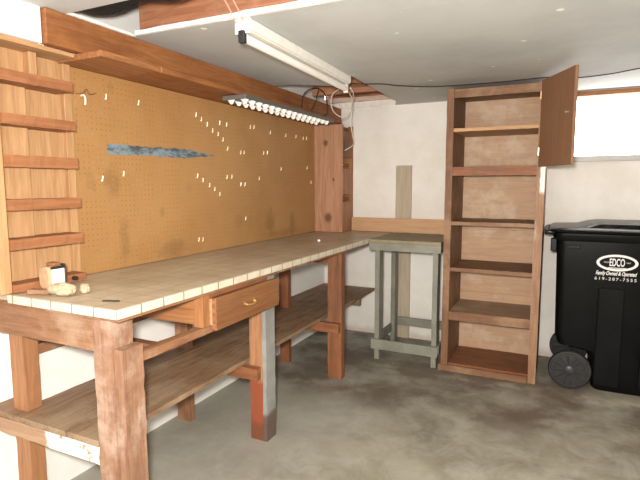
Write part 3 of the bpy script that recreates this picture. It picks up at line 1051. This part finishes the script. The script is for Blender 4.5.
def mk_stile():
    t, c = wood('right_stile', (0.22, 0.11, 0.06), (0.34, 0.19, 0.11), 'z', seed=29, ret=True)
    s = t.xyz()
    n = t.math('MULTIPLY', t.math('SUBTRACT', t.noise(10, 5, .7), .5), .16)
    z = t.math('ADD', s['Z'], n)
    mk = t.math('MULTIPLY', t.rng(z, 1.26, 1.30), t.rng(z, 1.45, 1.47, 1, 0))
    mk = t.math('MULTIPLY', mk, t.rng(t.math('ADD', s['X'], t.math('MULTIPLY', n, .15)), .292, .300))
    c = t.mix(mk, c, (.80, .75, .68))
    mk = t.rng(t.noise(8, 5, .7, t.mapped((1, 1, .3), (4, 4, 4))), .58, .68, 0, .5)
    c = t.mix(mk, c, (.55, .42, .32))
    t.color(c)
    return t.m


MB().rough_board(1.804, 1.853, FY - .012, FY, 0.0, 1.975, 'z', 30, .0018, 83).build('stile', mk_stile(), bc, label='right stile with bare white wood patch')
mb = MB()
for k, (z0, z1) in enumerate(((0.012, 0.50), (0.501, 0.99), (0.991, 1.47), (1.471, 1.955))):
    mb.box(1.269, 1.805, BY - .014, BY - .003, z0, z1, .001)
mb.build('back_panel', W_BACKPLY, bc)
MB().box(1.2695, 1.8035, FY - .007, FY + .011, 1.915, 1.973, .002).build('top_rail', W_CASE['x'], bc)
MB().box(1.269, 1.805, FY + .012, BY - .015, 1.952, 1.972, .002).build('top_panel', W_CASE['x'], bc)
M_S2 = W_CASE['x']
for k, (z0, z1, over, mt) in enumerate(((1.690, 1.712, 0.02, W_PALE['x']), (1.402, 1.449, 0.0, M_S2), (1.050, 1.075, 0.004, M_S2), (0.724, 0.750, 0.0, M_S2))):
    MB().rough_board(1.269, 1.805, FY - .004, BY - .016, z0, z1, 'x', 16, .0015, 90 + k).build('shelf', mt, bc)
dullx = wood('dull_shelf', (.26, .165, .10), (.36, .24, .155), 'x', dirt=(.48, .38, .28), dirt_amt=.5, seed=33)
MB().rough_board(1.269, 1.805, FY + .0125, BY - .016, 0.410, 0.434, 'x', 16, .0015, 95).build('shelf', dullx, bc)
MB().rough_board(1.2695, 1.8035, FY - .006, FY + .011, 0.373, 0.436, 'x', 16, .003, 96).build('shelf_edging', W_CASE['x'], bc)
MB().rough_board(1.2695, 1.8035, FY - .006, FY + .011, 1.392, 1.452, 'x', 16, .002, 97).build('shelf_edging', W_RED['x'], bc)
MB().rough_board(1.269, 1.805, FY + .0125, BY - .016, 0.030, 0.052, 'x', 16, .002, 98).build('bottom_shelf', W_RED['x'], bc)
MB().rough_board(1.205, 1.800, FY - .025, FY - .009, 0.0, 0.045, 'x', 16, .003, 99).build('plinth', W_CASE['x'], bc)
# the open door, hinged on the right stile
hx, hy = 1.818, FY - .024
ang = math.atan2(-0.372, 0.180)
door = MB().box(hx, hx + 0.415, hy - .009, hy + .009, 1.442, 1.978, .002, rot=(ang, 'Z'), piv=(hx, hy, 1.7)).build('door', W_CASEDOOR, bc)
d = Vector((math.cos(ang), math.sin(ang), 0))
nrm = Vector((-d.y, d.x, 0))
side = -nrm
for s_ in (side,):
    p = Vector((hx, hy, 1.735)) + d * 0.36
    MB().lathe([(0.004, -.012), (0.007, -.010), (0.004, -.004), (0.0035, 0.0)], (0, 0, 0), 'y', 12)
    mbk = MB().tube([p + s_ * .0088, p + s_ * .020], [0.004, 0.004], 10)
    mbk.tube([p + s_ * .018, p + s_ * .024, p + s_ * .028], [0.005, .0085, .005], 12)
    mbk.build('door_knob', M_METAL, door, smooth=True)
for z in (1.54, 1.89):
    MB().box(hx - .012, hx + .006, hy + .002, hy + .0095, z - .025, z + .025, .001).build('hinge', M_BRASS, door)

# ------------------------------------------------------------------ wheeled bin
bn = thing('wheeled_bin', 'large black wheeled rubbish bin with a lid and white lettering, right of the bookcase', 'bin', (2.33, -0.35, 0.0))


def rrect(x0, x1, y0, y1, z, r, n=5):
    out = []
    for (cx, cy, a0) in ((x1 - r, y1 - r, 0), (x0 + r, y1 - r, 90), (x0 + r, y0 + r, 180), (x1 - r, y0 + r, 270)):
        for k in range(n + 1):
            a = math.radians(a0 + 90 * k / n)
            out.append((cx + r * math.cos(a), cy + r * math.sin(a), z))
    return out


rings = [rrect(2.19, 2.62, -0.560, -0.10, 0.002, .05), rrect(2.18, 2.635, -0.572, -0.09, 0.02, .05), rrect(2.17, 2.64, -0.576, -0.085, 0.20, .05),
         rrect(2.14, 2.645, -0.578, -0.083, 0.262, .05), rrect(1.975, 2.65, -0.580, -0.080, 0.285, .05),
         rrect(1.955, 2.66, -0.584, -0.076, 0.34, .05), rrect(1.940, 2.70, -0.602, -0.06, 0.975, .055)]
MB().loft(rings).build('body', M_BLACK, bn, smooth=True)
MB().loft([rrect(1.925, 2.716, -0.618, -0.048, .972, .06), rrect(1.918, 2.722, -0.626, -0.042, .985, .06),
           rrect(1.918, 2.722, -0.626, -0.042, 1.020, .06), rrect(1.930, 2.712, -0.614, -0.052, 1.028, .055)]).build('rim', M_BLACK, bn, smooth=True)
lid = MB().loft([rrect(1.895, 2.735, -0.640, -0.035, 1.029, .06), rrect(1.892, 2.738, -0.643, -0.032, 1.040, .06), rrect(1.91, 2.725, -0.628, -0.045, 1.050, .06),
                 rrect(2.06, 2.70, -0.590, -0.075, 1.058, .06), rrect(2.13, 2.68, -0.575, -0.090, 1.080, .06), rrect(2.17, 2.66, -0.555, -0.11, 1.086, .06)]).build('lid', M_BLACK, bn, smooth=True)
mb = MB()
mb.tube([(1.872, -0.56, 1.022), (1.872, -0.11, 1.022)], 0.014, 12)
for y in (-0.57, -0.34, -0.10):
    mb.box(1.868, 1.93, y - .02, y + .02, 1.008, 1.036, .005, seg=2)
mb.build('handle', M_BLACK, bn, smooth=True)
MB().box(1.905, 1.942, -0.60, -0.56, .90, .985, .006, seg=2).build('handle_bracket', M_BLACK, bn)
# recessed panels and ribs on the near side
mb = MB()
mb.box(2.190, 2.335, -0.596, -0.575, 0.04, 0.68, .008, seg=2, rot=(math.radians(1.7), 'X'))
mb.build('side_panel', plain('black_plastic_panel', (0.006, 0.0062, 0.0065), .34, var=.3, scale=6, spec=.12), bn)
mb = MB()
mb.box(2.435, 2.600, -0.596, -0.575, 0.04, 0.68, .008, seg=2, rot=(math.radians(1.7), 'X'))
mb.build('side_panel', plain('black_plastic_panel', (0.006, 0.0062, 0.0065), .34, var=.3, scale=6, spec=.12), bn)
mb = MB()
mb.box(2.0, 2.08, -0.607, -0.595, .925, .945, .003)
mb.build('moulded_plate', M_BLACK, bn)
MB().tube([(2.052, -0.60, .128), (2.052, -0.06, .128)], 0.012, 12).build('axle', M_DKALU, bn)
for yc in (-0.600, -0.075):
    sgn = 1
    wm = MB().lathe([(0.100, -.024), (0.122, -.022), (0.128, -.012), (0.128, .012), (0.122, .022), (0.100, .024)], (2.052, yc, .128), 'y', 48)
    wh_ = wm.build('wheel', M_BLACKR, bn, smooth=True)
    mb = MB().lathe([(0.101, -.028), (0.107, -.0275), (0.107, -.020), (0.101, -.020)], (2.052, yc, .128), 'y', 48)
    mb2 = MB()
    for k in range(12):
        a = 2 * math.pi * k / 12 + .15
        p0 = Vector((2.052 + .026 * math.cos(a), yc - .027, .128 + .026 * math.sin(a)))
        p1 = Vector((2.052 + .100 * math.cos(a), yc - .027, .128 + .100 * math.sin(a)))
        mb2.tube([p0, p1], [0.0045, 0.0075], 6)
    mb.bm.free()
    mb2.lathe([(0.010, -.036), (0.022, -.034), (0.030, -.030), (0.030, -.022)], (2.052, yc, .128), 'y', 24)
    # rim ring
    ring = [(2.052 + .103 * math.cos(2 * math.pi * k / 48), yc - .027, .128 + .103 * math.sin(2 * math.pi * k / 48)) for k in range(48)]
    mb2.tube(ring, 0.006, 8, True)
    mb2.build('wheel_cap', M_WHEEL, wh_, smooth=True)


# white lettering and oval on the near side
def text_part(name, body, size, x, z, width=None, shear=0.0, yy=-.603, bold=0.0, spacing=1.0):
    cu_ = bpy.data.curves.new('t', 'FONT')
    cu_.body = body
    cu_.size = size
    cu_.align_x = 'CENTER'
    cu_.align_y = 'CENTER'
    cu_.extrude = 0.0006
    cu_.shear = shear
    cu_.offset = bold
    cu_.space_character = spacing
    to = bpy.data.objects.new('t', cu_)
    COL.objects.link(to)
    bpy.context.view_layer.update()
    me = bpy.data.meshes.new_from_object(to.evaluated_get(bpy.context.evaluated_depsgraph_get()))
    bpy.data.objects.remove(to)
    xs = [v.co.x for v in me.vertices]
    ww = max(xs) - min(xs)
    if width:
        k = width / ww
        me.transform(Matrix.Diagonal((k, 1, 1, 1)))
    me.transform(Matrix.Rotation(math.radians(90 + 1.6), 4, 'X'))
    me.materials.append(M_LETTER)
    o = bpy.data.objects.new(name, me)
    COL.objects.link(o)
    o.parent = bn
    o.location = Vector((x, yy, z)) - Vector(bn.location)
    return o


text_part('emblem_text', 'EDCO', 0.066, 2.283, .846, .082, yy=-.6015, bold=.0012)
text_part('lettering', 'Family Owned & Operated', 0.034, 2.279, .778, .222, shear=.35, yy=-.5995, bold=.0008)
text_part('phone_number', '619-287-7555', 0.026, 2.279, .742, .225, yy=-.5985, bold=.0, spacing=1.35)
text_part('emblem_text', 'SINCE', 0.011, 2.225, .848, .026, yy=-.6018)
text_part('emblem_text', '1967', 0.011, 2.343, .848, .022, yy=-.6018)
mb = MB()
n = 48
R = []
for (ax, az) in ((.112, .052), (.096, .038)):
    for dy in (-.6005, -.6025):
        R.append([mb.bm.verts.new((2.283 + ax * math.cos(2 * math.pi * k / n), dy - (az * math.sin(2 * math.pi * k / n)) * .028, .846 + az * math.sin(2 * math.pi * k / n))) for k in range(n)])
for k in range(n):
    j = (k + 1) % n
    mb.bm.faces.new((R[1][k], R[1][j], R[3][j], R[3][k]))
    mb.bm.faces.new((R[0][k], R[0][j], R[1][j], R[1][k]))
    mb.bm.faces.new((R[2][k], R[2][j], R[3][j], R[3][k]))
mb.build('emblem_ring', M_LETTER, bn)
mb = MB().box(2.235, 2.331, -.6022, -.6012, .812, .816, 0)
mb.build('emblem_bar', M_LETTER, bn)
